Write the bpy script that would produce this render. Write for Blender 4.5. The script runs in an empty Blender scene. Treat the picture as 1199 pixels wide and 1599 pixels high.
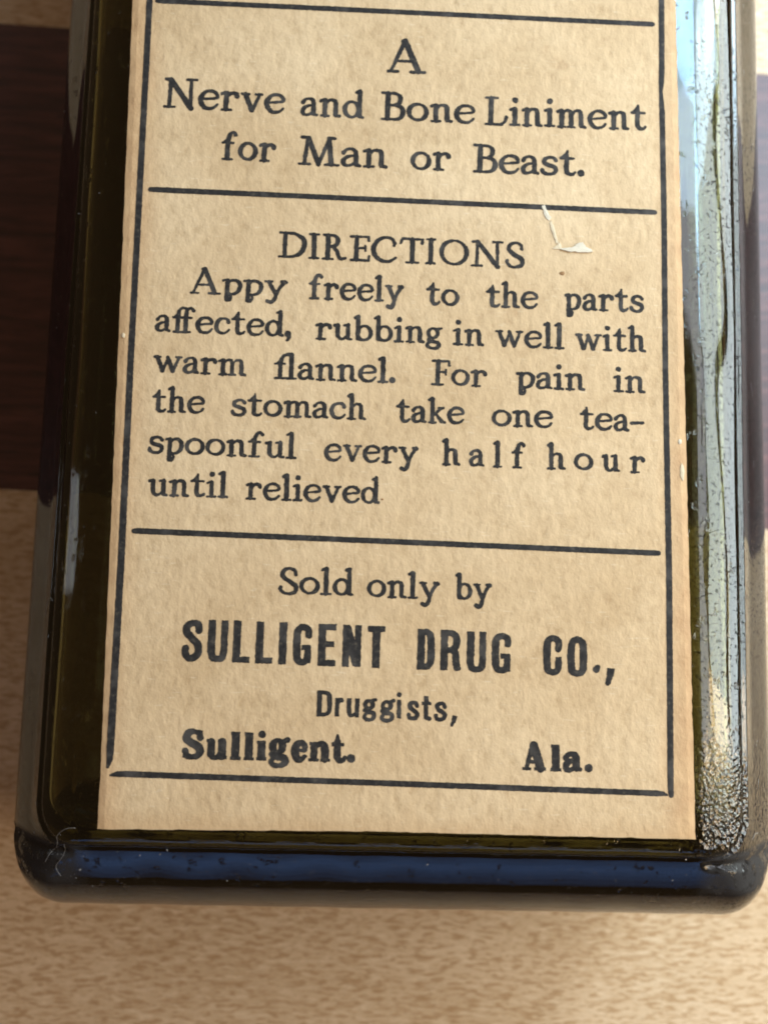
import bpy, math, random
import numpy as np
from mathutils import Vector, Euler
from mathutils.bvhtree import BVHTree

MM = 0.001                      # everything below is written in millimetres
FACE = 26.0                     # height of the label panel above the table

S = bpy.context.scene
COL = S.collection

# ------------------------------------------------------------------ camera
cam = bpy.data.cameras.new('camera')
cam_o = bpy.data.objects.new('camera', cam)
COL.objects.link(cam_o)
cam_o.location = (-2.73517 * MM, 13.94873 * MM, (64.00860 + FACE) * MM)
cam_o.rotation_euler = Euler((0.09946153, -0.02953034, 0.02768326), 'XYZ')
cam.sensor_fit = 'VERTICAL'
cam.sensor_height = 36.0
cam.sensor_width = 27.0
cam.lens = 1300.0 / 1599.0 * 36.0
cam.clip_start = 0.003
cam.clip_end = 50.0
cam.dof.use_dof = True
cam.dof.focus_distance = 0.0645
cam.dof.aperture_fstop = 24.0
S.camera = cam_o

# ------------------------------------------------------------------ world and lamps (an indoor table by a window)
world = bpy.data.worlds.new('World')
S.world = world
world.use_nodes = True
bg = world.node_tree.nodes['Background']
bg.inputs['Color'].default_value = (1.0, 0.62, 0.30, 1)
bg.inputs['Strength'].default_value = 0.17


def area_lamp(name, loc, target, size, size_y, radiance, color):
    l = bpy.data.lights.new(name, 'AREA')
    l.shape = 'RECTANGLE'
    l.size, l.size_y = size, size_y
    l.energy = radiance * math.pi * size * size_y
    l.color = color
    o = bpy.data.objects.new(name, l)
    COL.objects.link(o)
    o.location = loc
    d = Vector(target) - Vector(loc)
    o.rotation_euler = d.to_track_quat('-Z', 'Y').to_euler()
    return o


# the panes of the window to the right, one above the other with a glazing bar between, and the sky above them
area_lamp('window_light', (0.150, 0.060, 0.062), (0, 0.02, 0.026), 0.200, 0.034, 10.0, (0.88, 0.99, 1.0))
area_lamp('window_light', (0.146, 0.060, 0.111), (0, 0.02, 0.026), 0.200, 0.045, 9.0, (0.87, 0.99, 1.0))
area_lamp('window_light', (0.130, 0.060, 0.164), (0, 0.02, 0.026), 0.200, 0.038, 5.0, (0.86, 0.90, 1.0))
area_lamp('window_light', (0.146, 0.200, 0.090), (0, 0.02, 0.026), 0.070, 0.090, 6.0, (1.0, 0.98, 0.96))
area_lamp('window_sky_light', (0.104, 0.122, 0.135), (0, 0.03, 0.026), 0.095, 0.013, 18.0, (0.36, 0.68, 1.0))
# bright open sky beyond the far right corner of the table, and a warm room lamp low on the near right
area_lamp('open_sky_light', (0.100, 0.150, 0.130), (0, 0.0, 0.026), 0.09, 0.09, 10.0, (0.52, 0.77, 1.0))
area_lamp('room_lamp', (0.205, -0.055, 0.150), (0, 0.0, 0.026), 0.09, 0.08, 8.5, (1.0, 0.68, 0.36))
# a small dim window far to the left, seen only as two faint gleams on the left shoulder
area_lamp('left_window_light', (-0.200, 0.030, 0.100), (0, 0.02, 0.026), 0.034, 0.035, 1.9, (0.85, 0.92, 1.0))
area_lamp('left_window_light', (-0.150, 0.225, 0.110), (0, 0.02, 0.026), 0.050, 0.05, 1.2, (0.75, 0.86, 1.0))
# the blue sky of another window at the foot of the table, fading to the darker sky around it
for h in (0.025, 0.055, 0.09, 0.13, 0.17):
    area_lamp('blue_sky_light', (0.0, -0.40 - h * 0.02, 0.245), (0, 0.0, 0.026), 0.60 + h * 0.4, h, 0.31, (0.18, 0.40, 0.92))

S.view_settings.view_transform = 'Standard'
S.view_settings.look = 'None'
S.view_settings.exposure = 0.07
S.view_settings.gamma = 1.0
S.view_settings.use_curve_mapping = False
S.render.engine = 'CYCLES'
S.cycles.max_bounces = 14
S.cycles.transmission_bounces = 10
S.cycles.glossy_bounces = 6
S.cycles.transparent_max_bounces = 8
S.cycles.caustics_reflective = False
S.cycles.caustics_refractive = True
S.cycles.sample_clamp_indirect = 6.0
S.cycles.use_denoising = True
S.cycles.pixel_filter_type = 'BLACKMAN_HARRIS'
S.cycles.filter_width = 1.9

rng = random.Random(7)
nrng = np.random.default_rng(11)


# ------------------------------------------------------------------ helpers
def build(name, verts, faces, mat, parent=None, smooth=False):
    me = bpy.data.meshes.new(name)
    me.from_pydata([(x * MM, y * MM, z * MM) for x, y, z in verts], [], faces)
    me.validate()
    if smooth:
        me.polygons.foreach_set('use_smooth', [True] * len(me.polygons))
    me.update()
    o = bpy.data.objects.new(name, me)
    COL.objects.link(o)
    me.materials.append(mat)
    if parent is not None:
        o.parent = parent
    return o


class NT:
    """a small node-tree writer"""
    def __init__(self, name):
        self.m = bpy.data.materials.new(name)
        self.m.use_nodes = True
        self.t = self.m.node_tree
        self.t.nodes.clear()
        self.out = self.t.nodes.new('ShaderNodeOutputMaterial')
        self.co = self.t.nodes.new('ShaderNodeTexCoord').outputs['Object']

    def n(self, kind, ins=None, **attrs):
        nd = self.t.nodes.new('ShaderNode' + kind)
        for k, v in attrs.items():
            setattr(nd, k, v)
        for k, v in (ins or {}).items():
            self.set(nd.inputs[k], v)
        return nd

    def set(self, sock, v):
        if isinstance(v, bpy.types.NodeSocket):
            self.t.links.new(v, sock)
        else:
            sock.default_value = v

    def scale(self, s, rot=(0, 0, 0), loc=(0, 0, 0), src=None):
        return self.n('Mapping', {'Vector': src or self.co, 'Scale': s, 'Rotation': rot, 'Location': loc}).outputs[0]

    def noise(self, vec, scale, detail=4, rough=0.55, dist=0.0):
        return self.n('TexNoise', {'Vector': vec, 'Scale': scale, 'Detail': detail, 'Roughness': rough, 'Distortion': dist}).outputs[0]

    def ramp(self, fac, stops):
        r = self.n('ValToRGB', {'Fac': fac})
        e = r.color_ramp.elements
        while len(e) < len(stops):
            e.new(0.5)
        for i, (p, c) in enumerate(stops):
            e[i].position = p
            e[i].color = (*c, 1) if len(c) == 3 else c
        return r.outputs[0]

    def maprange(self, v, a, b, c=0.0, d=1.0, smooth=False):
        return self.n('MapRange', {'Value': v, 'From Min': a, 'From Max': b, 'To Min': c, 'To Max': d},
                      interpolation_type='SMOOTHSTEP' if smooth else 'LINEAR').outputs[0]

    def math(self, op, a, b=0.0):
        return self.n('Math', {0: a, 1: b}, operation=op).outputs[0]

    def mix(self, fac, a, b, mode='MIX'):
        nd = self.n('Mix', None, data_type='RGBA', blend_type=mode)
        self.set(nd.inputs[0], fac)
        self.set(nd.inputs[6], a)
        self.set(nd.inputs[7], b)
        return nd.outputs[2]

    def bump(self, h, strength, dist, normal=None):
        ins = {'Height': h, 'Strength': strength, 'Distance': dist}
        if normal is not None:
            ins['Normal'] = normal
        return self.n('Bump', ins).outputs[0]

    def surf(self, **ins):
        p = self.n('BsdfPrincipled', {k.replace('_', ' '): v for k, v in ins.items()})
        self.t.links.new(p.outputs[0], self.out.inputs['Surface'])
        return p


# ------------------------------------------------------------------ materials
def mat_light_wood():
    w = NT('light_figured_wood')
    big = w.noise(w.scale((30, 90, 30)), 1.0, 3)
    base = w.ramp(big, [(0.30, (0.52, 0.368, 0.215)), (0.55, (0.585, 0.425, 0.262)), (0.75, (0.64, 0.475, 0.305))])
    warp = w.n('Mix', {0: 0.0012, 4: w.co, 5: w.n('TexNoise', {'Vector': w.co, 'Scale': 160.0, 'Detail': 2}).outputs[1]},
               data_type='VECTOR').outputs[1]
    # short lens-shaped rays of the grain, a few millimetres long, lying along the plank
    fl = w.noise(w.scale((760, 3300, 400), rot=(0, 0, -0.13), src=warp), 1.0, 2, 0.5, 0.3)
    flm = w.maprange(fl, 0.50, 0.60, 0.0, 1.0, True)
    c1 = w.mix(w.math('MULTIPLY', flm, 0.72), base, (0.35, 0.205, 0.088, 1))
    fl2 = w.noise(w.scale((580, 2500, 400), rot=(0, 0, 0.10), loc=(5, 2, 0), src=warp), 1.0, 2, 0.5, 0.3)
    c1 = w.mix(w.maprange(fl2, 0.53, 0.64, 0.0, 0.42, True), c1, (0.40, 0.245, 0.115, 1))
    lt = w.maprange(w.noise(w.scale((520, 2000, 400), rot=(0, 0, -0.1), loc=(3, 1, 0), src=warp), 1.0, 2), 0.52, 0.66, 0, 0.5, True)
    c2 = w.mix(lt, c1, (0.70, 0.54, 0.36, 1))
    fine = w.noise(w.scale((2500, 5200, 2500)), 1.0, 2)
    c3 = w.mix(0.35, c2, w.ramp(fine, [(0.3, (0.72, 0.72, 0.72)), (0.7, (1.15, 1.12, 1.1))]), 'MULTIPLY')
    b = w.bump(w.math('ADD', fl, w.math('MULTIPLY', fine, 0.4)), 0.35, 0.00012)
    w.surf(Base_Color=c3, Roughness=0.48, Normal=b)
    return w.m


def mat_dark_wood():
    w = NT('dark_red_wood')
    fl = w.noise(w.scale((90, 900, 200), rot=(0, 0, 0.03)), 1.0, 4, 0.6, 0.5)
    base = w.ramp(fl, [(0.30, (0.032, 0.009, 0.008)), (0.52, (0.066, 0.019, 0.016)), (0.72, (0.12, 0.040, 0.032))])
    por = w.maprange(w.noise(w.scale((300, 2600, 500)), 1.0, 2), 0.58, 0.7, 0, 0.7, True)
    c = w.mix(por, base, (0.015, 0.006, 0.005, 1))
    w.surf(Base_Color=c, Roughness=0.45, Normal=w.bump(fl, 0.3, 0.0001))
    return w.m


def mat_glass():
    w = NT('dark_olive_bottle_glass')
    x = w.n('SeparateXYZ', {0: w.co}).outputs
    wav = w.noise(w.scale((220, 22, 120)), 1.0, 2)
    pit = w.noise(w.scale((1300, 900, 1300)), 1.0, 3, 0.6)
    pitm = w.maprange(pit, 0.62, 0.72, 0.0, 1.0, True)
    # cracked glue residue beside the lower right corner of the label
    rx = w.maprange(x[0], 0.0220, 0.0240, 0.0, 1.0, True)
    ry = w.maprange(w.math('ADD', x[1], w.math('MULTIPLY', pit, 0.004)), 0.0075, 0.0005, 0.0, 1.0, True)
    ry2 = w.maprange(x[1], -0.0056, -0.0042, 0.0, 1.0, True)
    reg = w.math('MULTIPLY', w.math('MULTIPLY', rx, ry), ry2)
    crk = w.n('TexVoronoi', {'Vector': w.co, 'Scale': 3000.0, 'Randomness': 1.0}).outputs['Distance']
    b1 = w.bump(wav, 0.10, 0.0006)
    b2 = w.bump(w.math('MULTIPLY', pitm, -1.0), 0.45, 0.00006, b1)
    b3 = w.bump(w.math('MULTIPLY', crk, reg), 0.55, 0.00014, b2)
    rough = w.math('ADD', 0.035, w.math('MULTIPLY', w.math('ADD', pitm, reg), 0.10))
    p = w.surf(Base_Color=(1, 1, 1, 1), Roughness=rough, IOR=1.47, Transmission_Weight=1.0, Normal=b3)
    # specks of dark grime, thick on the right hand shoulder, and a thin film of dust over the foot
    gn = w.noise(w.scale((3600, 3000, 3600)), 1.0, 2, 0.5)
    gl = w.noise(w.scale((180, 140, 180)), 1.0, 2)
    right = w.maprange(x[0], 0.0228, 0.0240, 0.03, 1.0, True)
    gm = w.math('MULTIPLY', w.math('MULTIPLY', w.maprange(gn, 0.57, 0.65, 0, 0.65, True), right), w.maprange(gl, 0.35, 0.60, 0.25, 1.0))
    cor = w.math('MULTIPLY', w.maprange(w.math('ABSOLUTE', w.math('SUBTRACT', x[0], 0.0007)), 0.0226, 0.0246, 0.0, 1.0, True),  # dark cover painted on both foot corners to hide a window reflection
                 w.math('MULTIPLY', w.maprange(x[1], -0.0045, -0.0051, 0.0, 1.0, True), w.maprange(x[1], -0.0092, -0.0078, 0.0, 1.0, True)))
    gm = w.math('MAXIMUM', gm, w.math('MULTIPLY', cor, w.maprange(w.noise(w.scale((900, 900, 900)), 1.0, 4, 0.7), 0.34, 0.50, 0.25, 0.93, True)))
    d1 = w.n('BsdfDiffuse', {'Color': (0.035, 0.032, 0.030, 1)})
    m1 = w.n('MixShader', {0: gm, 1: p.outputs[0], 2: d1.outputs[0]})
    film = w.math('MULTIPLY', w.maprange(w.noise(w.scale((1500, 1500, 1500)), 1.0, 5, 0.75), 0.58, 0.76, 0.0, 0.14, True),
                  w.maprange(x[1], -0.003, -0.006, 0.0, 1.0))
    d2 = w.n('BsdfDiffuse', {'Color': (0.30, 0.27, 0.22, 1)})
    m2 = w.n('MixShader', {0: film, 1: m1.outputs[0], 2: d2.outputs[0]})
    w.t.links.new(m2.outputs[0], w.out.inputs['Surface'])
    va = w.n('VolumeAbsorption', {'Color': (0.47, 0.46, 0.16, 1), 'Density': 640.0})
    w.t.links.new(va.outputs[0], w.out.inputs['Volume'])
    return w.m


def mat_paper():
    w = NT('aged_label_paper')
    x = w.n('SeparateXYZ', {0: w.co}).outputs
    m1 = w.noise(w.scale((1, 1, 1)), 95.0, 4, 0.6)
    m2 = w.noise(w.scale((1, 0.7, 1), rot=(0, 0, 0.5)), 1350.0, 4, 0.68)
    m3 = w.noise(w.scale((1, 1, 1)), 420.0, 3, 0.6)
    base = w.ramp(m1, [(0.30, (0.485, 0.328, 0.175)), (0.52, (0.545, 0.382, 0.215)), (0.72, (0.595, 0.430, 0.252))])
    c = w.mix(0.75, base, w.ramp(m2, [(0.28, (0.80, 0.76, 0.70)), (0.46, (1, 1, 1)), (0.72, (1.14, 1.15, 1.16))]), 'MULTIPLY')
    blot = w.maprange(m3, 0.60, 0.75, 0.0, 0.16, True)
    c = w.mix(blot, c, (0.40, 0.25, 0.11, 1))
    # short fibres pressed into the sheet, some dark, some pale
    f1 = w.noise(w.scale((5200, 900, 1000), rot=(0, 0, 0.7)), 1.0, 1)
    f2 = w.noise(w.scale((900, 5200, 1000), rot=(0, 0, 0.4), loc=(7, 3, 0)), 1.0, 1)
    c = w.mix(w.maprange(f1, 0.66, 0.76, 0.0, 0.25, True), c, (0.30, 0.18, 0.085, 1))
    c = w.mix(w.maprange(f2, 0.66, 0.76, 0.0, 0.25, True), c, (0.72, 0.60, 0.42, 1))
    # brown age spots in a few places
    fx = w.noise(w.scale((1, 1, 1), loc=(0.2, 0.1, 0)), 210.0, 5, 0.7)
    c = w.mix(w.maprange(fx, 0.62, 0.78, 0.0, 0.5, True), c, (0.36, 0.21, 0.095, 1))
    # handling stain along both long edges, outside the printed border
    ax = w.math('ABSOLUTE', w.math('SUBTRACT', x[0], 0.0003))
    ed = w.maprange(w.math('ADD', ax, w.math('MULTIPLY', m1, 0.004)), 0.0215, 0.0246, 0.0, 0.72, True)
    c = w.mix(ed, c, w.ramp(m3, [(0.3, (0.40, 0.215, 0.095)), (0.7, (0.54, 0.33, 0.16))]))
    eb = w.maprange(w.math('ADD', x[1], w.math('MULTIPLY', m3, 0.003)), -0.0002, -0.0022, 0.0, 0.45, True)
    c = w.mix(eb, c, (0.44, 0.27, 0.13, 1))
    fib = w.noise(w.scale((1, 0.45, 1), rot=(0, 0, -0.35)), 2000.0, 3, 0.6)
    h = w.math('ADD', w.math('MULTIPLY', m2, 0.8), w.math('MULTIPLY', fib, 0.45))
    b = w.bump(h, 0.50, 0.00016, w.bump(m1, 0.12, 0.0010))
    w.surf(Base_Color=c, Roughness=0.72, Specular_IOR_Level=0.25, Normal=b)
    return w.m


def mat_ink():
    w = NT('worn_black_printing_ink')
    m = w.noise(w.scale((1, 1, 1)), 2600.0, 3, 0.65)
    m2 = w.noise(w.scale((1, 1, 1)), 500.0, 2)
    c = w.ramp(m, [(0.32, (0.018, 0.016, 0.015)), (0.55, (0.029, 0.026, 0.024)), (0.74, (0.085, 0.070, 0.052))])
    c = w.mix(w.maprange(m2, 0.50, 0.70, 0, 0.55, True), c, (0.085, 0.075, 0.066, 1))
    w.surf(Base_Color=c, Roughness=0.7, Specular_IOR_Level=0.12)
    return w.m


def mat_plain(name, col, rough=0.7):
    w = NT(name)
    m = w.noise(w.scale((1, 1, 1)), 1800.0, 3)
    c = w.mix(0.5, col, w.ramp(m, [(0.3, (0.8, 0.8, 0.8)), (0.7, (1.1, 1.1, 1.1))]), 'MULTIPLY')
    w.surf(Base_Color=c, Roughness=rough)
    return w.m


M_WOOD, M_DARK, M_GLASS, M_PAPER, M_INK = mat_light_wood(), mat_dark_wood(), mat_glass(), mat_paper(), mat_ink()
M_FLAKE = mat_plain('torn_white_paper', (0.60, 0.52, 0.39, 1))
M_SCUFF = mat_plain('scuffed_pale_paper', (0.60, 0.48, 0.31, 1))
M_SPOT = mat_plain('brown_spot', (0.26, 0.13, 0.04, 1))
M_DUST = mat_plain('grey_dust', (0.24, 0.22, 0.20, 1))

# ------------------------------------------------------------------ the striped table top
def slab(name, mat, near, far, parent=None):
    """a plank between two slanting edges given as (y at x=0, slope), butted against its neighbours"""
    x0, x1 = -420.0, 420.0
    v = []
    for z in (-24.0, 0.0):
        v += [(x0, near[0] + near[1] * x0, z), (x1, near[0] + near[1] * x1, z), (x1, far[0] + far[1] * x1, z), (x0, far[0] + far[1] * x0, z)]
    return build(name, v, [(3, 2, 1, 0), (4, 5, 6, 7), (0, 1, 5, 4), (1, 2, 6, 5), (2, 3, 7, 6), (3, 0, 4, 7)], mat, parent)


STRIPE_NEAR, STRIPE_FAR = (23.30, -0.0224), (76.47, -0.0224)
table = slab('table_top', M_WOOD, (-330.0, -0.0224), (STRIPE_NEAR[0] - 0.03, STRIPE_NEAR[1]))
table['kind'] = 'structure'
slab('dark_stripe', M_DARK, STRIPE_NEAR, STRIPE_FAR, table)
slab('far_plank', M_WOOD, (STRIPE_FAR[0] + 0.03, STRIPE_FAR[1]), (330.0, -0.0224), table)

# ------------------------------------------------------------------ the bottle
bottle = bpy.data.objects.new('glass_bottle', None)
COL.objects.link(bottle)
bottle.location = (0, 0, 0)
bottle['label'] = 'flat dark olive glass medicine bottle with tan printed paper label, lying on the striped table'
bottle['category'] = 'bottle'

XL, XR, YB, YT = -23.0, 23.5, -4.1, 118.0     # the flat label panel
# outward distance from the panel edge and height below it: long sides, foot end, corner radius
SIDE = [(0, 0), (.3, -.05), (.8, -.18), (1.3, -.35), (1.8, -.55), (2.2, -.73), (2.6, -.93), (2.9, -1.10), (3.12, -1.26),
        (3.22, -1.38), (3.42, -1.44), (3.62, -1.52), (3.8, -1.80), (4.4, -2.72), (5.0, -3.40), (5.6, -4.08), (6.1, -4.68), (6.5, -5.25),
        (6.85, -5.9), (7.1, -6.7), (7.25, -7.6), (7.3, -8.6)]
FOOT = [(0, 0), (.12, -.01), (.24, -.03), (.36, -.06), (.48, -.10), (.6, -.16), (.72, -.24), (.84, -.34), (.94, -.46),
        (1.02, -.54), (1.12, -.56), (1.26, -.54), (1.45, -.60), (2.0, -.81), (2.7, -1.10), (3.4, -1.42), (3.8, -1.63), (4.4, -2.05),
        (5.5, -3.2), (6.6, -4.9), (7.3, -6.7), (7.6, -8.6)]
RAD = [1.0, 1.2, 1.4, 1.6, 1.9, 2.2, 2.5, 2.7, 2.9, 3.0, 3.1, 3.2, 3.3, 3.5, 3.7, 4.0, 4.2, 4.4, 4.6, 4.8, 4.9, 5.0]
# lower half: straight wall, then rounded to the back panel on the table
for d, dz, r in ((0, -9.5, 0), (0, -8.6 - 8.0, 0), (-.1, -19.0, 0), (-.4, -21.0, -.2), (-1.2, -23.2, -.6), (-2.4, -24.8, -1.2), (-4.2, -25.7, -2.0), (-6.0, -25.96, -3.0)):
    SIDE.append((7.3 + d, dz)); FOOT.append((7.6 + d, dz)); RAD.append(5.0 + r)


def resample_list(P, n):
    A = np.array(P, float)
    out = []
    for i in range(len(A) - 1):
        p0, p1, p2, p3 = A[max(i - 1, 0)], A[i], A[i + 1], A[min(i + 2, len(A) - 1)]
        for k in range(n):
            t = k / n
            out.append(0.5 * ((2 * p1) + (p2 - p0) * t + (2 * p0 - 5 * p1 + 4 * p2 - p3) * t * t + (3 * p1 - p0 - 3 * p2 + p3) * t ** 3))
    out.append(A[-1])
    return out


def resample(n):
    """every profile station subdivided, Catmull-Rom, so that the glass curves smoothly"""
    return resample_list([[*s, *f, r] for s, f, r in zip(SIDE, FOOT, RAD)], n)


def ring(ds, zs, df, zf, r, nx=150, ny=260, nc=18):
    xl, xr, yb, yt = XL - ds, XR + ds * 1.19, YB - df, YT + ds
    pts = []
    def lin(a, b, n, z):
        for k in range(n):
            t = k / n
            pts.append((a[0] + (b[0] - a[0]) * t, a[1] + (b[1] - a[1]) * t, z))
    def arc(cx, cy, a0, lo, hi):
        for k in range(nc):
            a = a0 + (k / nc) * math.pi / 2
            s = abs(math.sin(a)) ** 2
            pts.append((cx + r * math.cos(a), cy + r * math.sin(a), zs * (1 - s) + lo * s))
    lin((xl + r, yb), (xr - r, yb), nx, zf)
    arc(xr - r, yb + r, -math.pi / 2, zf, zs)
    lin((xr, yb + r), (xr, yt - r), ny, zs)
    arc(xr - r, yt - r, 0, zs, zs)
    lin((xr - r, yt), (xl + r, yt), nx, zs)
    arc(xl + r, yt - r, math.pi / 2, zs, zs)
    lin((xl, yt - r), (xl, yb + r), ny, zs)
    arc(xl + r, yb + r, math.pi, zf, zs)
    return pts


def bottle_body():
    rings = [ring(*q) for q in resample(3)]
    n = len(rings[0])
    V, F = [], []
    for rg in rings:
        for x, y, z in rg:
            if -9 < z < -0.05:
                # the mould seam where the heel begins, a shallow groove right across the shoulders
                ys = -5.62 - 0.004 * x
                side = min(1.0, max(0.0, (max(XL - x, x - XR) - 0.3) / 0.8))
                z -= 0.42 * math.exp(-((y - ys) / 0.28) ** 2) * side
                z += 0.05 * math.sin(y * 0.21 + x) * math.sin(y * 0.083 + 2.0)
            V.append((x, y, FACE + z))
    for i in range(len(rings) - 1):
        for k in range(n):
            a, b = i * n + k, i * n + (k + 1) % n
            F.append((a, a + n, b + n, b))
    F.append(tuple(range(n)))
    F.append(tuple(reversed(range((len(rings) - 1) * n, len(rings) * n))))
    # the hollow inside, its walls three to five millimetres from the outer skin
    inner = resample_list([(-1.5, -1.6, -2.0, 1.5), (0.8, -0.6, -2.2, 2.5), (2.6, 0.8, -3.2, 3.2), (3.7, 1.9, -5.2, 4.0), (4.1, 2.4, -8.0, 4.2),
                           (4.1, 2.4, -17.0, 4.2), (3.6, 1.9, -20.0, 4.0), (2.4, 0.7, -21.8, 3.2), (0.5, -1.0, -22.6, 2.5)], 4)
    base = len(V)
    for ds, df, z, r in inner:
        rg = ring(ds, z, df, z, r, 60, 100, 8)
        m = len(rg)
        V.extend((x, y, FACE + q) for x, y, q in rg)
    for i in range(len(inner) - 1):
        for k in range(m):
            a, b = base + i * m + k, base + i * m + (k + 1) % m
            F.append((a, b, b + m, a + m))
    F.append(tuple(reversed(range(base, base + m))))
    F.append(tuple(range(base + (len(inner) - 1) * m, base + len(inner) * m)))
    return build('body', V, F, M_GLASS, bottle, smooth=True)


body = bottle_body()


def neck():
    prof = [(9.5, 0.0), (9.2, 2.0), (8.9, 22.0), (9.4, 22.6), (11.6, 23.4), (11.9, 26.0), (11.4, 29.5), (10.2, 30.2), (0.0, 30.2)]
    V, F, n = [], [], 40
    y0 = YT + 7.4
    for r, h in prof:
        for k in range(n):
            a = 2 * math.pi * k / n
            V.append((r * math.cos(a), y0 + h, FACE / 2 + r * math.sin(a)))
    for i in range(len(prof) - 1):
        for k in range(n):
            F.append((i * n + k, i * n + (k + 1) % n, (i + 1) * n + (k + 1) % n, (i + 1) * n + k))
    F.append(tuple(reversed(range(n))))
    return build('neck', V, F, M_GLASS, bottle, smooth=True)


neck()

# ------------------------------------------------------------------ the paper label
ZL = FACE + 0.14


def wob(y, seed, amp):
    return amp * (math.sin(y * 1.7 + seed) * 0.5 + math.sin(y * 4.1 + seed * 2.3) * 0.3 + math.sin(y * 9.7 + seed * 5.1) * 0.2)


def make_label():
    nx, ny, top = 90, 200, 108.0
    V, F = [], []
    def border(u, v):
        yb = -3.72 + (0.24 * min(1, u / 0.46) if u < 0.46 else 0.24 - 0.11 * (u - 0.46) / 0.54) + wob(u * 45, 3.0, 0.025)
        y = yb + (top - yb) * v
        xl = -21.47 - 0.0188 * max(0.0, y) + wob(y, 1.0, 0.025)
        xr = 23.02 - 0.0150 * (y + 3.6) + wob(y, 2.0, 0.03)
        if u in (0.0, 1.0):                      # the scissored edge is a little frayed
            q = math.sin(y * 37.1 + u * 5) * math.sin(y * 13.3 + 2 * u) * math.sin(y * 2.9 + u)
            xl, xr = xl + max(0.0, q - 0.45) * 0.14, xr - max(0.0, -q - 0.45) * 0.18
        if v == 0.0:
            q = math.sin(u * 690) * math.sin(u * 241 + 1) * math.sin(u * 83)
            y += max(0.0, q - 0.4) * 0.10
        return xl + (xr - xl) * u, y
    for j in range(ny + 1):
        v = (j / ny) ** 1.15
        for i in range(nx + 1):
            u = i / nx
            x, y = border(u, v)
            e = min(u, 1 - u) * 44.5
            z = ZL - 0.06 * max(0.0, 1 - e / 0.5) ** 2
            V.append((x, y, z))
    W = nx + 1
    for j in range(ny):
        for i in range(nx):
            a = j * W + i
            F.append((a, a + 1, a + W + 1, a + W))
    loop = [i for i in range(W)] + [j * W + nx for j in range(1, ny + 1)] + [ny * W + i for i in range(nx - 1, -1, -1)] + [j * W for j in range(ny - 1, 0, -1)]
    base = len(V)
    for k in loop:
        V.append((V[k][0], V[k][1], FACE + 0.02))
    n = len(loop)
    for k in range(n):
        F.append((loop[k], base + k, base + (k + 1) % n, loop[(k + 1) % n]))
    F.append(tuple(reversed(range(base, base + n))))
    return build('paper_label', V, F, M_PAPER, bottle, smooth=False)


label = make_label()

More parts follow.
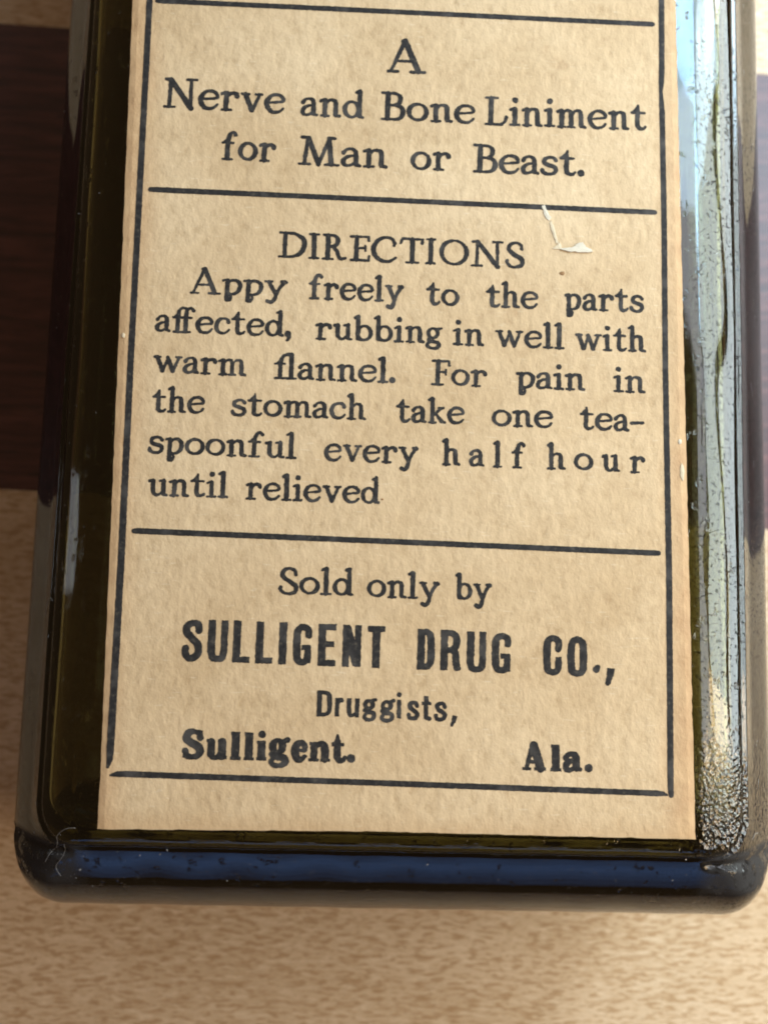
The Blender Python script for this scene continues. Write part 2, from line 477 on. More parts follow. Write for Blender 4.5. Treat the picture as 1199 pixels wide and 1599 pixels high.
# ------------------------------------------------------------------ lettering: a hand-cut type face drawn as strokes
# S smooth stroke, L straight stroke, Q square-ended stroke, E bowl (centre, radii, thin, thick, tilt), D dot; each point x,y,half-width
OLD = {
 'a': "S 14,74,11 30,91,7 55,95,8 72,84,11 76,64,12 76,14,12;L 76,12,10 96,6,7;S 74,58,6 45,56,7 20,42,10 13,24,12 22,8,9 42,6,7 62,14,7 74,28,7",
 'b': "L 22,146,12 22,12,12;L 2,140,8 20,150,9;E 62,48,42,43,7,12,0;L 22,10,9 45,5,7",
 'c': "S 92,74,11 86,88,9 60,95,7 28,84,10 12,50,12 26,16,11 56,5,8 82,12,7 98,26,6",
 'd': "E 52,48,41,43,7,12,0;L 98,150,12 98,12,12;L 78,144,8 97,152,9;L 98,10,10 116,5,7",
 'e': "S 18,52,6 60,56,6 104,62,7 100,82,9 76,95,8 40,92,8 15,66,12 14,36,12 34,10,10 62,4,8 88,10,7 106,26,6",
 'f': "S 84,136,10 72,148,8 52,142,9 40,118,12 36,90,12 34,10,12;L 2,92,6 70,92,6;L 8,4,6 64,4,6;L 4,90,5 34,116,6",
 'F2': "S 84,148,8 60,150,7 44,138,9 36,110,12 34,10,12;S 136,136,10 120,150,8 98,142,9 89,115,12 87,10,12;L 2,92,6 124,92,6;L 8,4,6 116,4,6;L 4,90,5 34,116,6",
 'F3': "S 34,10,12 36,100,12 48,134,9 72,149,9 98,148,12;L 102,148,13 104,10,13;L 2,92,6 60,92,6;L 6,4,7 132,4,6;L 4,90,5 34,112,6",
 'g': "E 46,62,30,29,7,11,0;L 70,86,8 98,92,8;S 30,36,8 18,22,9 36,12,9 70,8,10 86,-8,11 70,-28,9 36,-30,8 12,-18,9 14,0,8 32,12,8",
 'h': "L 24,148,12 24,6,12;L 2,142,8 22,152,9;L 2,4,6 46,4,6;S 24,66,7 46,90,7 70,92,9 84,78,12 86,14,12;L 86,10,10 112,5,7",
 'i': "L 30,90,12 30,8,12;L 4,86,7 28,94,8;L 4,4,6 56,4,6;D 30,138,15",
 'k': "L 24,148,12 24,6,12;L 2,142,8 22,152,9;L 2,4,6 46,4,6;L 28,42,7 84,90,8;L 66,93,6 100,93,6;L 46,56,9 88,12,11;L 84,8,8 110,5,7",
 'l': "L 30,148,13 30,8,13;L 6,142,8 28,153,9;L 4,4,6 58,4,6",
 'm': "L 26,90,12 26,6,12;L 2,86,8 24,94,8;L 4,4,6 48,4,6;S 26,66,7 46,90,7 70,93,8 82,78,11 84,8,12;L 64,4,6 104,4,6;S 84,66,7 104,90,7 128,93,8 142,78,11 144,14,12;L 144,10,10 168,5,7",
 'n': "L 26,90,12 26,6,12;L 2,86,8 24,94,8;L 4,4,6 50,4,6;S 26,66,7 48,90,7 72,92,9 87,78,12 89,14,12;L 89,10,10 114,5,7",
 'o': "E 60,50,49,43,7,12,-15",
 'p': "L 28,88,12 26,-30,12;L 4,88,7 28,92,8;S 30,68,7 48,88,7 76,90,9 98,72,12 100,44,12 84,16,10 56,4,7 30,12,6;S 26,-32,12 44,-32,10 52,-14,7 44,2,6",
 'r': "L 28,90,12 26,6,12;L 2,86,8 26,94,8;L 4,4,6 56,4,6;S 28,62,7 44,84,8 66,92,9 86,84,11 88,76,12",
 's': "S 84,80,10 70,93,8 44,95,8 20,82,11 22,62,11 48,52,11 78,42,12 84,22,11 66,6,9 36,4,8 12,14,10 8,26,10",
 't': "S 40,134,5 38,110,9 36,60,12 36,24,12 48,8,10 70,8,8 84,18,6;L 2,94,7 78,94,6;L 6,94,5 38,126,6;L 16,96,8 38,108,8",
 'u': "S 24,90,12 24,34,12 34,12,10 56,6,8 84,24,7;L 90,92,12 90,12,12;L 2,88,8 24,94,8;L 66,90,7 90,94,8;L 90,10,10 112,6,7",
 'v': "L 18,90,11 58,8,12;L 60,8,9 100,90,7;L 0,92,7 38,92,6;L 78,92,6 114,92,6",
 'w': "L 18,90,11 52,8,12;L 54,8,9 86,86,7;L 82,90,11 118,8,12;L 120,8,9 154,90,7;L 0,92,7 36,92,6;L 134,92,6 170,92,6",
 'y': "L 18,90,11 60,14,11;S 112,90,12 82,52,9 62,4,10 52,-24,12 34,-38,11 14,-30,11;L 0,92,7 38,92,6;L 94,92,9 118,88,10",
 '.': "D 20,16,18", ',': "D 20,16,18;S 22,16,17 30,-4,11 16,-24,6", '-': "L 10,52,9 84,56,9",
 'A': "L 74,158,10 14,8,7;L 76,152,13 136,8,13;L 36,56,6 112,56,6;L 0,4,6 44,4,6;L 104,4,7 164,4,7;L 62,156,7 76,160,9",
 'N': "L 30,144,9 26,6,9;L 2,148,7 34,148,8;L 30,146,12 150,0,13;L 146,144,8 148,0,9;L 122,148,7 176,148,6;L 0,4,6 56,4,6",
 'B': "L 32,144,13 30,8,13;L 0,148,7 36,146,7;L 0,4,6 40,4,6;S 34,146,7 78,144,8 100,122,12 92,92,11 66,82,7 36,82,6;S 66,82,7 104,72,10 116,42,13 100,12,10 64,4,7 30,4,6",
 'L': "L 34,144,13 32,8,13;L 2,148,6 72,148,6;L 2,4,6 100,4,7;S 92,6,6 116,20,7 126,44,9",
 'M': "L 40,142,9 26,8,9;L 10,148,7 46,148,8;L 44,144,12 96,6,12;L 98,8,9 146,142,8;L 146,144,11 160,8,13;L 142,148,8 176,146,7;L 0,4,6 54,4,6;L 130,4,6 196,4,6",
 'D': "L 34,144,12 32,8,12;L 4,148,7 40,146,7;S 36,146,7 90,142,9 136,112,13 144,72,14 122,28,12 76,6,8 30,5,6;L 0,4,6 40,5,6",
 'I': "L 34,144,13 34,8,13;L 0,147,6 68,147,7;L 0,4,6 66,4,6",
 'R': "L 34,144,13 34,8,13;L 4,148,7 40,146,7;L 2,4,6 66,4,6;S 36,146,7 78,142,9 98,116,13 84,86,10 44,76,6;S 66,78,9 92,52,11 106,18,11 122,6,9 148,12,7",
 'E': "L 38,144,12 36,8,13;L 0,146,8 116,146,6;L 114,146,6 116,124,8;L 38,78,6 94,78,6;L 94,94,5 94,62,5;L 4,4,7 118,5,7;L 116,6,7 120,30,7",
 'C': "S 134,112,10 118,140,9 82,147,8 40,128,11 14,80,13 26,36,13 64,7,10 104,4,8 140,26,7;L 136,116,9 130,100,8",
 'T': "L 74,144,13 74,8,13;L 12,146,7 140,144,6;L 12,146,7 0,118,6;L 136,144,7 134,122,9;L 40,4,6 112,4,6",
 'O': "E 90,75,80,71,7,13,-15",
 'S': "S 98,112,9 90,136,9 62,147,7 30,138,11 16,112,12 34,88,12 72,66,13 100,44,13 96,14,11 60,2,8 26,8,8 6,28,9 8,38,9",
 'F': "L 38,144,13 36,8,13;L 2,147,7 110,146,6;L 108,146,6 112,122,8;L 38,80,6 90,80,6;L 90,96,5 90,64,5;L 0,4,7 70,4,7",
}
GOTHIC = {
 'S': "S 40,74,8 38,88,8 24,92,7 10,84,8.5 9,70,9 22,56,9 38,40,9 40,20,9 28,8,8 14,9,8 8,20,8.5 8,30,8.5",
 'U': "Q 9,100,9 9,24,9;S 9,26,9 13,11,8 24,7.5,7.5 36,11,8 40,26,8;Q 40,100,8 40,24,8",
 'L': "Q 9,100,9 9,0,9;Q 0,7,7 42,7,7", 'I': "Q 9,100,9 9,0,9",
 'G': "S 42,72,8 40,86,8 25,92,7.5 11,84,8.5 9,62,9 9,36,9 12,14,8.5 25,8,7.5 38,14,8 41,34,8;Q 41,46,7 41,6,7;Q 23,43,6 48,43,6",
 'E': "Q 9,100,9 9,0,9;Q 0,93,7 42,93,7;Q 9,52,6.5 38,52,6.5;Q 0,7,7 42,7,7",
 'N': "Q 8,100,8 8,0,8;Q 42,100,7.5 42,0,7.5;L 11,90,10 38,10,10",
 'T': "Q 24,100,9 24,0,9;Q 0,93,7 48,93,7",
 'D': "Q 9,100,9 9,0,9;S 9,93,7 28,92,7.5 38,82,8.5 40,60,9 40,36,9 38,18,8.5 28,8,7.5 9,7,7",
 'R': "Q 9,100,9 9,0,9;S 9,93,7 28,92,7.5 39,82,8.5 39,62,8.5 28,51,7.5 9,50,7;S 28,50,8 37,42,8.5 39,20,8.5 42,7,8;L 40,7,7 46,5,5",
 'C': "S 40,66,8 40,84,8 25,92,7.5 11,84,8.5 9,62,9 9,36,9 12,14,8.5 25,8,7.5 38,14,8 41,32,8;Q 41,46,7 41,28,7",
 'O': "S 25,92,7.5 12,84,8.5 9,62,9 9,36,9 12,14,8.5 25,8,7.5 38,14,8.5 41,36,9 41,62,9 38,84,8.5 25,92,7.5",
 '.': "L 8,8,8 12,14,6", ',': "Q 12,22,9 10,4,8;L 10,4,7 6,-14,6",
 'g': "E 20,50,13,15,6.5,8,0;L 30,66,6 42,70,6;S 10,36,6 6,28,7 18,22,8 34,18,8 38,6,8 30,-7,7 14,-8,7 5,1,7 8,12,6",
 'r': "Q 8,72,8 8,0,8;S 9,50,7 18,64,8 27,64,9", 'i': "Q 9,72,8 9,0,8;D 9,92,9",
 'u': "Q 8,72,8 8,18,8;S 8,20,8 12,8,7 20,6,6 30,14,6;Q 34,72,8 34,0,8",
 's': "S 37,54,7 31,66,7 20,68,7 9,60,8 12,46,8 26,36,8 37,24,8 34,10,8 22,5,7 10,7,7 5,20,7",
 't': "Q 16,94,8 16,12,8;L 16,12,8 28,7,7;Q 2,66,6 32,66,6",
}
CLARENDON = {
 'S': "S 74,72,11 66,88,9 44,94,9 22,88,13 14,70,14 30,56,13 60,44,14 76,26,14 64,8,11 40,4,9 18,8,11 10,24,11;Q 78,98,5 78,66,5;Q 7,2,5 7,34,5",
 'u': "L 22,62,13 22,18,13;S 22,18,12 32,6,9 48,6,8 60,20,8;L 70,62,14 70,10,14;Q 2,66,5 24,66,5;Q 50,66,5 72,66,5;Q 70,5,5 92,5,5",
 'l': "Q 24,100,14 24,0,14;Q 4,95,5 26,95,5;Q 2,5,5 48,5,5",
 'i': "Q 26,70,14 26,0,14;Q 4,65,5 26,65,5;Q 2,5,5 50,5,5;D 26,94,13",
 'g': "E 40,46,24,22,8,14,0;L 66,64,8 88,70,10;S 22,26,8 12,16,10 34,8,12 70,4,13 82,-12,12 60,-24,9 26,-24,9 10,-12,9 18,2,8",
 'e': "S 14,38,6 44,38,6 76,40,8 72,58,11 48,68,9 22,56,14 14,32,15 28,8,13 52,4,10 78,16,7",
 'n': "Q 24,70,13 24,0,13;Q 2,65,5 24,65,5;Q 0,5,5 48,5,5;S 26,46,8 44,62,9 64,64,11 76,50,14 78,10,14;Q 56,5,5 102,5,5",
 't': "L 30,96,5 30,70,12 30,20,13;S 30,20,13 40,6,10 58,8,8 68,18,6;Q 4,64,6 62,64,6",
 'A': "L 50,98,9 18,6,7;L 54,94,16 88,8,16;Q 26,32,6 76,32,6;Q 0,5,5 40,5,5;Q 58,5,5 112,5,5",
 'a': "S 16,50,11 26,64,9 50,66,10 64,54,14 66,16,14;L 68,12,11 86,8,8;S 62,40,8 36,38,10 18,26,12 20,8,11 40,6,8 62,20,8",
 '.': "D 16,16,15",
}
FACES = {'dr': OLD, 'go': GOTHIC, 'gl': GOTHIC, 'bo': CLARENDON}


def parse(txt):
    segs = []                                   # (x0,y0,r0,x1,y1,r1,square)
    for part in txt.split(';'):
        k, rest = part.strip().split(' ', 1)
        if k == 'E':
            cx, cy, rx, ry, rn, rk, tilt = map(float, rest.split(','))
            P = []
            for i in range(29):
                a = 2 * math.pi * i / 28
                P.append((cx + rx * math.cos(a), cy + ry * math.sin(a), rn + (rk - rn) * math.cos(a - math.radians(tilt)) ** 2))
        else:
            P = [tuple(map(float, q.split(','))) for q in rest.split()]
        if k == 'D':
            P = [P[0], P[0]]
        if k == 'S':
            A = np.array(P)
            Q = []
            for i in range(len(A) - 1):
                p0, p1, p2, p3 = A[max(i - 1, 0)], A[i], A[i + 1], A[min(i + 2, len(A) - 1)]
                for s in range(5):
                    t = s / 5
                    Q.append(0.5 * ((2 * p1) + (p2 - p0) * t + (2 * p0 - 5 * p1 + 4 * p2 - p3) * t * t + (3 * p1 - p0 - 3 * p2 + p3) * t ** 3))
            Q.append(A[-1])
            P = [tuple(q) for q in Q]
        for a, b in zip(P[:-1], P[1:]):
            segs.append((*a, *b, 1.0 if k == 'Q' else 0.0))
    return np.array(segs)


NOISE = nrng.standard_normal((96, 96))


def grain(X, Y, step):
    """smooth random field for the ragged edge of the ink"""
    u, v = X / step, Y / step
    i, j = np.floor(u).astype(int), np.floor(v).astype(int)
    fu, fv = u - i, v - j
    fu, fv = fu * fu * (3 - 2 * fu), fv * fv * (3 - 2 * fv)
    g = lambda a, b: NOISE[a % 96, b % 96]
    return (g(i, j) * (1 - fu) + g(i + 1, j) * fu) * (1 - fv) + (g(i, j + 1) * (1 - fu) + g(i + 1, j + 1) * fu) * fv


class Ink:
    """collects inked shapes and contours them (marching squares) into one flat sheet of polygons"""
    def __init__(self):
        self.V, self.F = [], []

    def shape(self, segs, step=0.026, rough=0.013, soft=0.0):
        m = max(segs[:, 2].max(), segs[:, 5].max()) + 3 * step
        x0, x1 = min(segs[:, 0].min(), segs[:, 3].min()) - m, max(segs[:, 0].max(), segs[:, 3].max()) + m
        y0, y1 = min(segs[:, 1].min(), segs[:, 4].min()) - m, max(segs[:, 1].max(), segs[:, 4].max()) + m
        nx, ny = int((x1 - x0) / step) + 2, int((y1 - y0) / step) + 2
        X, Y = np.meshgrid(x0 + step * np.arange(nx), y0 + step * np.arange(ny), indexing='ij')
        D = np.full(X.shape, 1e9)
        for ax, ay, ar, bx, by, br, sq in segs:
            dx, dy = bx - ax, by - ay
            L = math.hypot(dx, dy)
            if L < 1e-9:
                d = np.hypot(X - ax, Y - ay) - ar
            else:
                t = ((X - ax) * dx + (Y - ay) * dy) / (L * L)
                if sq:
                    q = np.abs((X - ax) * dy - (Y - ay) * dx) / L - ar
                    d = np.maximum(q, np.abs(t - 0.5) * L - L / 2)
                else:
                    t = np.clip(t, 0, 1)
                    d = np.hypot(X - ax - t * dx, Y - ay - t * dy) - (ar + (br - ar) * t)
            D = np.minimum(D, d)
        D = D + rough * grain(X + 31, Y + 57, 0.11) + rough * 0.8 * grain(X + 11, Y + 83, 0.30) - soft
        self.contour(X, Y, D)

    def contour(self, X, Y, D):
        nx, ny = X.shape
        IN = D < 0
        cnt = IN[:-1, :-1].astype(int) + IN[1:, :-1] + IN[1:, 1:] + IN[:-1, 1:]
        ids = {}
        V, F = self.V, self.F
        def corner(i, j):
            k = (i, j)
            if k not in ids:
                ids[k] = len(V)
                V.append((X[i, j], Y[i, j], 0.0))
            return ids[k]
        def cut(a, b):
            k = (a, b) if a < b else (b, a)
            if k not in ids:
                da, db = D[k[0]], D[k[1]]
                t = min(0.98, max(0.02, da / (da - db)))
                ids[k] = len(V)
                V.append((X[k[0]] + (X[k[1]] - X[k[0]]) * t, Y[k[0]] + (Y[k[1]] - Y[k[0]]) * t, 0.0))
            return ids[k]
        full = cnt == 4
        # long runs of inked cells become single faces
        for i in range(nx - 1):
            col = full[i]
            j = 0
            while j < ny - 1:
                if col[j]:
                    F.append((corner(i, j), corner(i + 1, j), corner(i + 1, j + 1), corner(i, j + 1)))
                j += 1
        for i, j in zip(*np.nonzero((cnt > 0) & (cnt < 4))):
            cs = [(i, j), (i + 1, j), (i + 1, j + 1), (i, j + 1)]
            poly = []
            for k in range(4):
                a, b = cs[k], cs[(k + 1) % 4]
                if IN[a]:
                    poly.append(corner(*a))
                if IN[a] != IN[b]:
                    poly.append(cut(a, b))
            if len(poly) >= 3:
                F.append(tuple(poly))

    def done(self, name, z=None):
        return build(name, [(x, y, (ZL + 0.012) if z is None else z) for x, y, _ in self.V], self.F, M_INK, label)


def extent(segs, sx, sy):
    lo = min((segs[:, 0] * sx - segs[:, 2] * sy * (1 - segs[:, 6])).min(), (segs[:, 3] * sx - segs[:, 5] * sy * (1 - segs[:, 6])).min())
    hi = max((segs[:, 0] * sx + segs[:, 2] * sy * (1 - segs[:, 6])).max(), (segs[:, 3] * sx + segs[:, 5] * sy * (1 - segs[:, 6])).max())
    v = segs[(segs[:, 6] > 0) & (np.abs(segs[:, 0] - segs[:, 3]) < 1e-6)]
    if len(v):
        lo = min(lo, (v[:, 0] * sx - v[:, 2] * sy).min())
        hi = max(hi, (v[:, 0] * sx + v[:, 2] * sy).max())
    return lo, hi


def set_word(ink, face, word, xa, ya, xb, yb, size):
    keys = ['F2' if c == 'F' and word.startswith('aF') else 'F3' if c == 'H' else c for c in word]
    G = [parse(FACES[face][k]) for k in keys]
    sy = size / 100.0
    gap = (6.0 if face == 'dr' else 4.0) * sy
    W = xb - xa
    sx = sy
    for _ in range(6):
        tot = sum(hi - lo for lo, hi in (extent(g, sx, sy) for g in G)) + gap * (len(G) - 1)
        sx *= max(0.3, (W - gap * (len(G) - 1)) / max(1e-6, tot - gap * (len(G) - 1)))
    x = xa
    for g in G:
        lo, hi = extent(g, sx, sy)
        yy = ya + (yb - ya) * ((x - xa) / max(W, 1e-6)) + nrng.normal(0, 0.010)
        s = g.copy()
        s[:, [0, 3]] = g[:, [0, 3]] * sx + (x - lo)
        s[:, [1, 4]] = g[:, [1, 4]] * sy + yy
        s[:, [2, 5]] = g[:, [2, 5]] * sy
        ink.shape(s, soft=SOFT[face])
        x += hi - lo + gap


SOFT = {'dr': 0.020, 'go': 0.014, 'gl': 0.018, 'bo': 0.024}
# (face, word, x and y of its first letter, x and y of its last, size) on the label, in millimetres from its lower border
LINES = [
 [('dr', 'A', -1.783, 56.384, 1.386, 56.339, 1.751)],
 [('dr', 'Nerve', -19.65, 52.526, -9.917, 52.425, 1.639), ('dr', 'and', -8.673, 52.345, -3.542, 52.305, 1.534), ('dr', 'Bone', -2.191, 52.284, 5.472, 52.247, 1.566), ('dr', 'Liniment', 6.257, 52.227, 19.509, 52.356, 1.573)],
 [('dr', 'for', -14.854, 48.321, -10.473, 48.296, 1.566), ('dr', 'Man', -8.697, 48.185, -1.507, 48.173, 1.57), ('dr', 'or', 0.33, 48.145, 3.568, 48.177, 1.547), ('dr', 'Beast.', 5.386, 48.147, 14.407, 48.184, 1.552)],
 [('dr', 'D', -9.986, 40.416, -7.716, 40.401, 1.373), ('dr', 'I', -7.589, 40.406, -6.699, 40.405, 1.374), ('dr', 'R', -6.52, 40.396, -4.56, 40.395, 1.375), ('dr', 'E', -4.355, 40.351, -2.672, 40.349, 1.376), ('dr', 'C', -2.636, 40.345, -0.578, 40.343, 1.377), ('dr', 'T', -0.373, 40.324, 1.571, 40.322, 1.378), ('dr', 'I', 1.724, 40.328, 2.544, 40.324, 1.379), ('dr', 'O', 2.8, 40.318, 5.18, 40.307, 1.38), ('dr', 'N', 5.365, 40.314, 7.936, 40.31, 1.381), ('dr', 'S', 8.09, 40.316, 9.635, 40.324, 1.382)],
 [('dr', 'Appy', -16.739, 37.198, -9.114, 37.195, 1.305), ('dr', 'freely', -7.442, 37.102, 0.066, 37.129, 1.336), ('dr', 'to', 1.852, 36.961, 4.478, 36.983, 1.339), ('dr', 'the', 6.599, 36.985, 10.748, 36.986, 1.342), ('dr', 'parts', 12.854, 36.987, 19.244, 37.046, 1.346)],
 [('dr', 'aFected,', -19.302, 34.005, -8.686, 33.986, 1.318), ('dr', 'rubbing', -6.819, 33.848, 3.191, 33.854, 1.324), ('dr', 'in', 4.029, 33.807, 6.495, 33.794, 1.327), ('dr', 'well', 7.396, 33.801, 12.873, 33.793, 1.33), ('dr', 'with', 13.744, 33.773, 19.387, 33.77, 1.333)],
 [('dr', 'warm', -19.275, 30.799, -12.057, 30.698, 1.304), ('dr', 'Hannel.', -9.905, 30.596, -0.422, 30.547, 1.309), ('dr', 'For', 2.386, 30.517, 6.775, 30.518, 1.314), ('dr', 'pain', 9.082, 30.521, 14.554, 30.481, 1.318), ('dr', 'in', 16.768, 30.456, 19.324, 30.442, 1.321)],
 [('dr', 'the', -19.199, 27.625, -15.146, 27.638, 1.291), ('dr', 'stomach', -13.109, 27.555, -2.622, 27.557, 1.295), ('dr', 'take', -0.291, 27.458, 5.063, 27.487, 1.3), ('dr', 'one', 7.201, 27.406, 12.001, 27.414, 1.304), ('dr', 'tea-', 14.129, 27.358, 19.21, 27.299, 1.308)],
 [('dr', 'spoonful', -19.34, 24.376, -7.915, 24.307, 1.305), ('dr', 'every', -5.78, 24.241, 1.542, 24.201, 1.31), ('dr', 'h', 3.361, 24.21, 4.792, 24.206, 1.314), ('dr', 'a', 5.469, 24.177, 6.677, 24.166, 1.315), ('dr', 'l', 7.35, 24.137, 8.053, 24.134, 1.315), ('dr', 'f', 8.806, 24.133, 9.862, 24.127, 1.316), ('dr', 'h', 11.552, 24.146, 13.048, 24.143, 1.318), ('dr', 'o', 13.699, 24.139, 15.203, 24.111, 1.319), ('dr', 'u', 15.86, 24.107, 17.296, 24.077, 1.32), ('dr', 'r', 18.085, 24.052, 19.3, 24.04, 1.321)],
 [('dr', 'until', -19.133, 21.095, -13.03, 21.112, 1.29), ('dr', 'relieved', -11.695, 21.044, -1.391, 21.0, 1.295)],
 [('dr', 'Sold', -8.883, 13.887, -3.194, 13.898, 1.316), ('dr', 'only', -2.139, 13.83, 3.41, 13.812, 1.295), ('dr', 'by', 4.591, 13.821, 7.403, 13.8, 1.298)],
 [('go', 'S', -15.947, 8.666, -14.419, 8.657, 3.113), ('go', 'U', -14.023, 8.643, -12.546, 8.657, 3.115), ('go', 'L', -12.127, 8.644, -10.858, 8.628, 3.117), ('go', 'L', -10.41, 8.63, -9.125, 8.624, 3.119), ('go', 'I', -8.67, 8.588, -8.109, 8.583, 3.121), ('go', 'G', -7.614, 8.543, -6.201, 8.531, 3.122), ('go', 'E', -5.709, 8.567, -4.39, 8.552, 3.125), ('go', 'N', -3.866, 8.542, -2.477, 8.529, 3.127), ('go', 'T', -1.981, 8.517, -0.678, 8.502, 3.13), ('go', 'D', 1.815, 8.469, 3.132, 8.478, 3.037), ('go', 'R', 3.571, 8.465, 5.115, 8.456, 3.04), ('go', 'U', 5.576, 8.371, 7.018, 8.383, 3.066), ('go', 'G', 7.474, 8.322, 8.939, 8.311, 3.067), ('go', 'C', 11.408, 8.252, 12.833, 8.239, 3.072), ('go', 'O', 13.256, 8.202, 14.777, 8.191, 3.074), ('go', '.', 15.234, 8.564, 15.786, 8.554, 3.055), ('go', ',', 16.181, 8.25, 16.753, 8.24, 3.053)],
 [('gl', 'D', -5.643, 4.819, -4.525, 4.821, 1.897), ('gl', 'r', -4.284, 4.817, -3.657, 4.818, 1.898), ('gl', 'u', -3.392, 4.815, -2.48, 4.808, 1.899), ('gl', 'g', -2.209, 4.795, -1.146, 4.796, 1.899), ('gl', 'g', -0.885, 4.779, 0.232, 4.781, 1.9), ('gl', 'i', 0.353, 4.784, 0.838, 4.772, 1.901), ('gl', 's', 1.115, 4.707, 2.05, 4.705, 1.902), ('gl', 't', 2.234, 4.709, 2.971, 4.703, 1.902), ('gl', 's', 3.18, 4.684, 4.136, 4.683, 1.903), ('gl', ',', 4.408, 4.665, 4.816, 4.661, 1.904)],
 [('bo', 'S', -15.532, 1.549, -13.916, 1.543, 2.057), ('bo', 'u', -13.725, 1.524, -12.216, 1.52, 2.011), ('bo', 'l', -11.962, 1.493, -11.2, 1.486, 2.012), ('bo', 'l', -10.962, 1.492, -10.198, 1.485, 2.013), ('bo', 'i', -10.031, 1.489, -9.291, 1.482, 2.014), ('bo', 'g', -9.106, 1.626, -7.558, 1.613, 1.969), ('bo', 'e', -7.454, 1.522, -6.233, 1.502, 1.97), ('bo', 'n', -6.113, 1.505, -4.556, 1.492, 1.971), ('bo', 't', -4.412, 1.472, -3.308, 1.463, 2.019), ('bo', '.', -3.284, 1.45, -2.741, 1.438, 2.019), ('bo', 'A', 9.916, 1.221, 11.649, 1.198, 1.935), ('bo', 'l', 12.052, 1.197, 12.82, 1.19, 1.936), ('bo', 'a', 12.976, 1.17, 14.436, 1.154, 1.937), ('bo', '.', 14.621, 1.158, 15.215, 1.152, 1.938)],
]
for words in LINES:
    ink = Ink()
    for wd in words:
        set_word(ink, *wd)
    ink.done('printed_line')


def rule(name, pts, rough=0.008):
    ink = Ink()
    ink.shape(np.array([(*a, *b, 0.0) for a, b in zip(pts[:-1], pts[1:])]), step=0.05, rough=rough, soft=0.03)
    ink.done(name)


for (xa, ya), (xb, yb) in (((-20.60, 61.65), (20.05, 61.60)), ((-20.28, 45.58), (20.15, 45.37)), ((-20.02, 18.35), (20.30, 17.82))):
    rule('printed_rule', [(xa, ya, 0.17), (xa + 0.4, ya, 0.20), ((xa + xb) / 2, (ya + yb) / 2 + 0.02, 0.19), (xb - 0.3, yb, 0.19), (xb, yb, 0.17)])
rule('printed_border', [(-21.30, 104.0, 0.22), (-21.24, 61.79, 0.22), (-21.12, 43.8, 0.22), (-21.03, 30.8, 0.22), (-20.86, 15.84, 0.24), (-20.83, 2.0, 0.25), (-20.84, 1.3, 0.20), (-20.95, 0.75, 0.08)])
rule('printed_border', [(20.80, 104.0, 0.21), (20.80, 63.9, 0.21), (20.79, 57.4, 0.21), (20.74, 56.4, 0.19), (20.70, 55.7, 0.13), (20.74, 55.0, 0.17), (20.80, 54.0, 0.20), (20.91, 44.75, 0.20), (20.94, 32.3, 0.20), (21.13, 16.05, 0.21), (21.14, 0.2, 0.21), (21.17, -0.40, 0.17)])
rule('printed_border', [(-20.70, 0.17, 0.06), (-20.25, 0.26, 0.18), (-19.6, 0.28, 0.20), (0.0, 0.02, 0.19), (20.1, -0.28, 0.19), (20.55, -0.30, 0.15), (20.85, -0.38, 0.06)])


# ------------------------------------------------------------------ damage to the paper
def flake(name, pts, mat, z, parent=label, lift=None):
    """a small torn scrap with thickness; pts outline it, lift raises each point"""
    n = len(pts)
    lift = lift or [0] * n
    cx, cy = sum(p[0] for p in pts) / n, sum(p[1] for p in pts) / n
    V = [(x, y, z + l) for (x, y), l in zip(pts, lift)] + [(x, y, z - 0.04) for x, y in pts] + [(cx, cy, z + sum(lift) / n + 0.02)]
    F = [(k, (k + 1) % n, 2 * n) for k in range(n)] + [(k + n, (k + 1) % n + n, (k + 1) % n, k) for k in range(n)]
    return build(name, V, F, mat, parent)


def ragged(pts, amp, sub=5):
    out = []
    for (x0, y0), (x1, y1) in zip(pts, pts[1:] + pts[:1]):
        for k in range(sub):
            t = k / sub
            j = 0 if k == 0 else amp
            out.append((x0 + (x1 - x0) * t + rng.uniform(-j, j), y0 + (y1 - y0) * t + rng.uniform(-j, j)))
    return out


p = ragged([(12.45, 41.98), (13.1, 41.80), (14.2, 41.76), (15.1, 41.84), (14.95, 42.08), (14.55, 42.22), (14.25, 42.62), (13.85, 42.45), (13.4, 42.10)], 0.05, 4)
flake('torn_flake', p, M_FLAKE, ZL + 0.05, lift=[0.05 if y < 42.0 else 0.03 for x, y in p])
p = ragged([(11.85, 41.98), (12.6, 41.9), (12.62, 42.1), (12.45, 42.6), (12.28, 42.3)], 0.04, 4)
flake('torn_flake', p, M_SCUFF, ZL + 0.04)
p = ragged([(10.98, 45.55), (11.22, 45.62), (11.42, 45.10), (11.75, 44.6), (11.62, 44.3), (11.30, 44.55), (11.12, 45.0)], 0.04, 3)
flake('torn_flake', p, M_FLAKE, ZL + 0.035)
p = ragged([(11.75, 44.4), (12.05, 43.6), (12.35, 42.5), (12.15, 42.4), (11.85, 43.3), (11.62, 44.1)], 0.04, 3)
flake('torn_flake', p, M_SCUFF, ZL + 0.03)
for cx, cy, rx, ry, m, nm in ((12.68, 39.97, .22, .15, M_SPOT, 'brown_spot'), (-1.17, 21.36, .10, .07, M_SPOT, 'brown_spot'),
                              (22.05, 26.65, .13, .22, M_FLAKE, 'chipped_edge'), (22.22, 24.2, .16, .65, M_SCUFF, 'chipped_edge'),
                              (-21.72, 33.6, .12, .20, M_SCUFF, 'chipped_edge')):
    pts = [(cx + rx * math.cos(a) * rng.uniform(.75, 1.2), cy + ry * math.sin(a) * rng.uniform(.75, 1.2)) for a in [2 * math.pi * k / 14 for k in range(14)]]
    flake(nm, pts, m, ZL + 0.03)

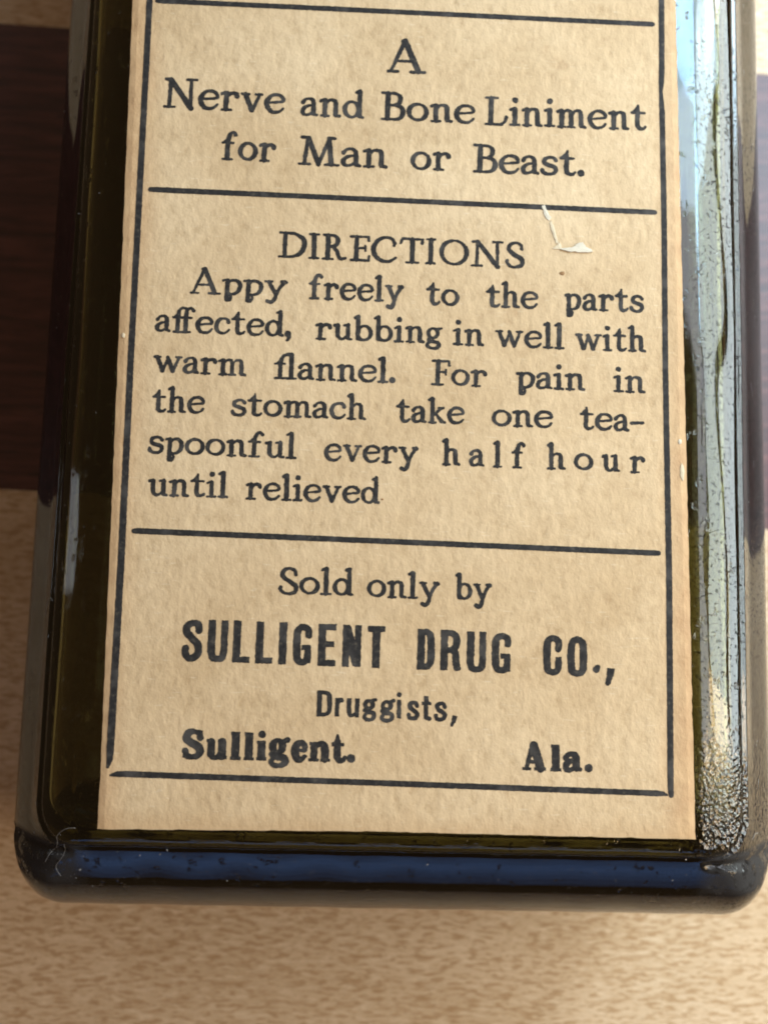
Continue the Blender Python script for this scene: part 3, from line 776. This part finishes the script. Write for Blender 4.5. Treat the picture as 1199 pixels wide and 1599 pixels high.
# ------------------------------------------------------------------ dust and lint lying on the glass, with specks for glints
dg = bpy.context.evaluated_depsgraph_get()
me = body.data
tree = BVHTree.FromPolygons([v.co.copy() for v in me.vertices], [tuple(q.vertices) for q in me.polygons if len(q.vertices) == 4])


def drop(x, y):
    hit = tree.ray_cast(Vector((x * MM, y * MM, 0.06)), Vector((0, 0, -1)))
    return (hit[0].z / MM, hit[1]) if hit[0] is not None else (None, None)


DV, DF = [], []


def speck(x, y, r):
    z, nrm = drop(x, y)
    if z is None:
        return
    t = nrm.orthogonal().normalized()
    b = nrm.cross(t)
    n0 = len(DV)
    k = rng.randint(4, 6)
    st = rng.uniform(1, 2.2)
    ph = rng.uniform(0, 6.3)
    base = Vector((x, y, z)) + nrm * 0.01
    ca, sa = math.cos(ph), math.sin(ph)
    top = base + nrm * r * 0.7
    for i in range(k):
        a = 2 * math.pi * i / k
        u, v = r * st * math.cos(a) * rng.uniform(.6, 1.2), r * math.sin(a) * rng.uniform(.6, 1.2)
        q = base + t * (u * ca - v * sa) + b * (u * sa + v * ca)
        DV.append(tuple(q))
    DV.append(tuple(top))
    for i in range(k):
        DF.append((n0 + i, n0 + (i + 1) % k, n0 + k))


def lint(pts, r):
    """a curled fibre draped over the glass"""
    P = []
    A = np.array(pts, float)
    for i in range(len(A) - 1):
        p0, p1, p2, p3 = A[max(i - 1, 0)], A[i], A[i + 1], A[min(i + 2, len(A) - 1)]
        for s in range(6):
            t = s / 6
            P.append(0.5 * ((2 * p1) + (p2 - p0) * t + (2 * p0 - 5 * p1 + 4 * p2 - p3) * t * t + (3 * p1 - p0 - 3 * p2 + p3) * t ** 3))
    C3 = []
    for x, y in P:
        z, nrm = drop(x, y)
        if z is not None:
            C3.append(Vector((x, y, z)) + nrm * (r + 0.02))
    n0 = len(DV)
    for i, c in enumerate(C3):
        d = (C3[min(i + 1, len(C3) - 1)] - C3[max(i - 1, 0)]).normalized()
        u = d.orthogonal().normalized()
        v = d.cross(u)
        for k in range(4):
            a = math.pi / 2 * k
            DV.append(tuple(c + u * r * math.cos(a) + v * r * math.sin(a)))
    for i in range(len(C3) - 1):
        for k in range(4):
            a = n0 + i * 4
            DF.append((a + k, a + (k + 1) % 4, a + 4 + (k + 1) % 4, a + 4 + k))


for _ in range(26):
    speck(rng.uniform(-24, 27), rng.uniform(-8.6, -5.2), rng.choice([.02, .025, .03, .05]))
for _ in range(30):
    speck(rng.uniform(-30, -23.5), rng.uniform(-6, 60), rng.choice([.02, .03, .03, .05]))
for _ in range(40):
    speck(rng.uniform(24.3, 31), rng.uniform(-7, 62), rng.choice([.02, .025, .03, .04]))
for _ in range(30):
    speck(rng.uniform(-29, -22), rng.uniform(-8.5, -4.0), rng.choice([.02, .03, .06]))
for _ in range(90):  # extra specks standing in for glints off the cracked glue
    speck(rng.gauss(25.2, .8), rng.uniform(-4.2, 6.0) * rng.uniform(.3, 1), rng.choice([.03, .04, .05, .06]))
lint([(-25.6, -6.6), (-25.2, -5.9), (-24.6, -5.2), (-24.5, -4.4), (-23.8, -3.8), (-23.0, -3.7)], 0.016)
lint([(-24.4, -7.6), (-24.7, -6.8), (-24.1, -5.9), (-24.0, -4.9)], 0.014)
lint([(-27.2, 11.6), (-27.0, 12.6), (-26.6, 13.1), (-26.3, 12.8)], 0.014)
lint([(28.5, -4.2), (28.9, -3.9), (29.4, -3.95)], 0.02)
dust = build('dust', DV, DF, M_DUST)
dust['kind'] = 'stuff'
dust['label'] = 'pale specks of dust, some as glints, and curled lint on the dark glass'
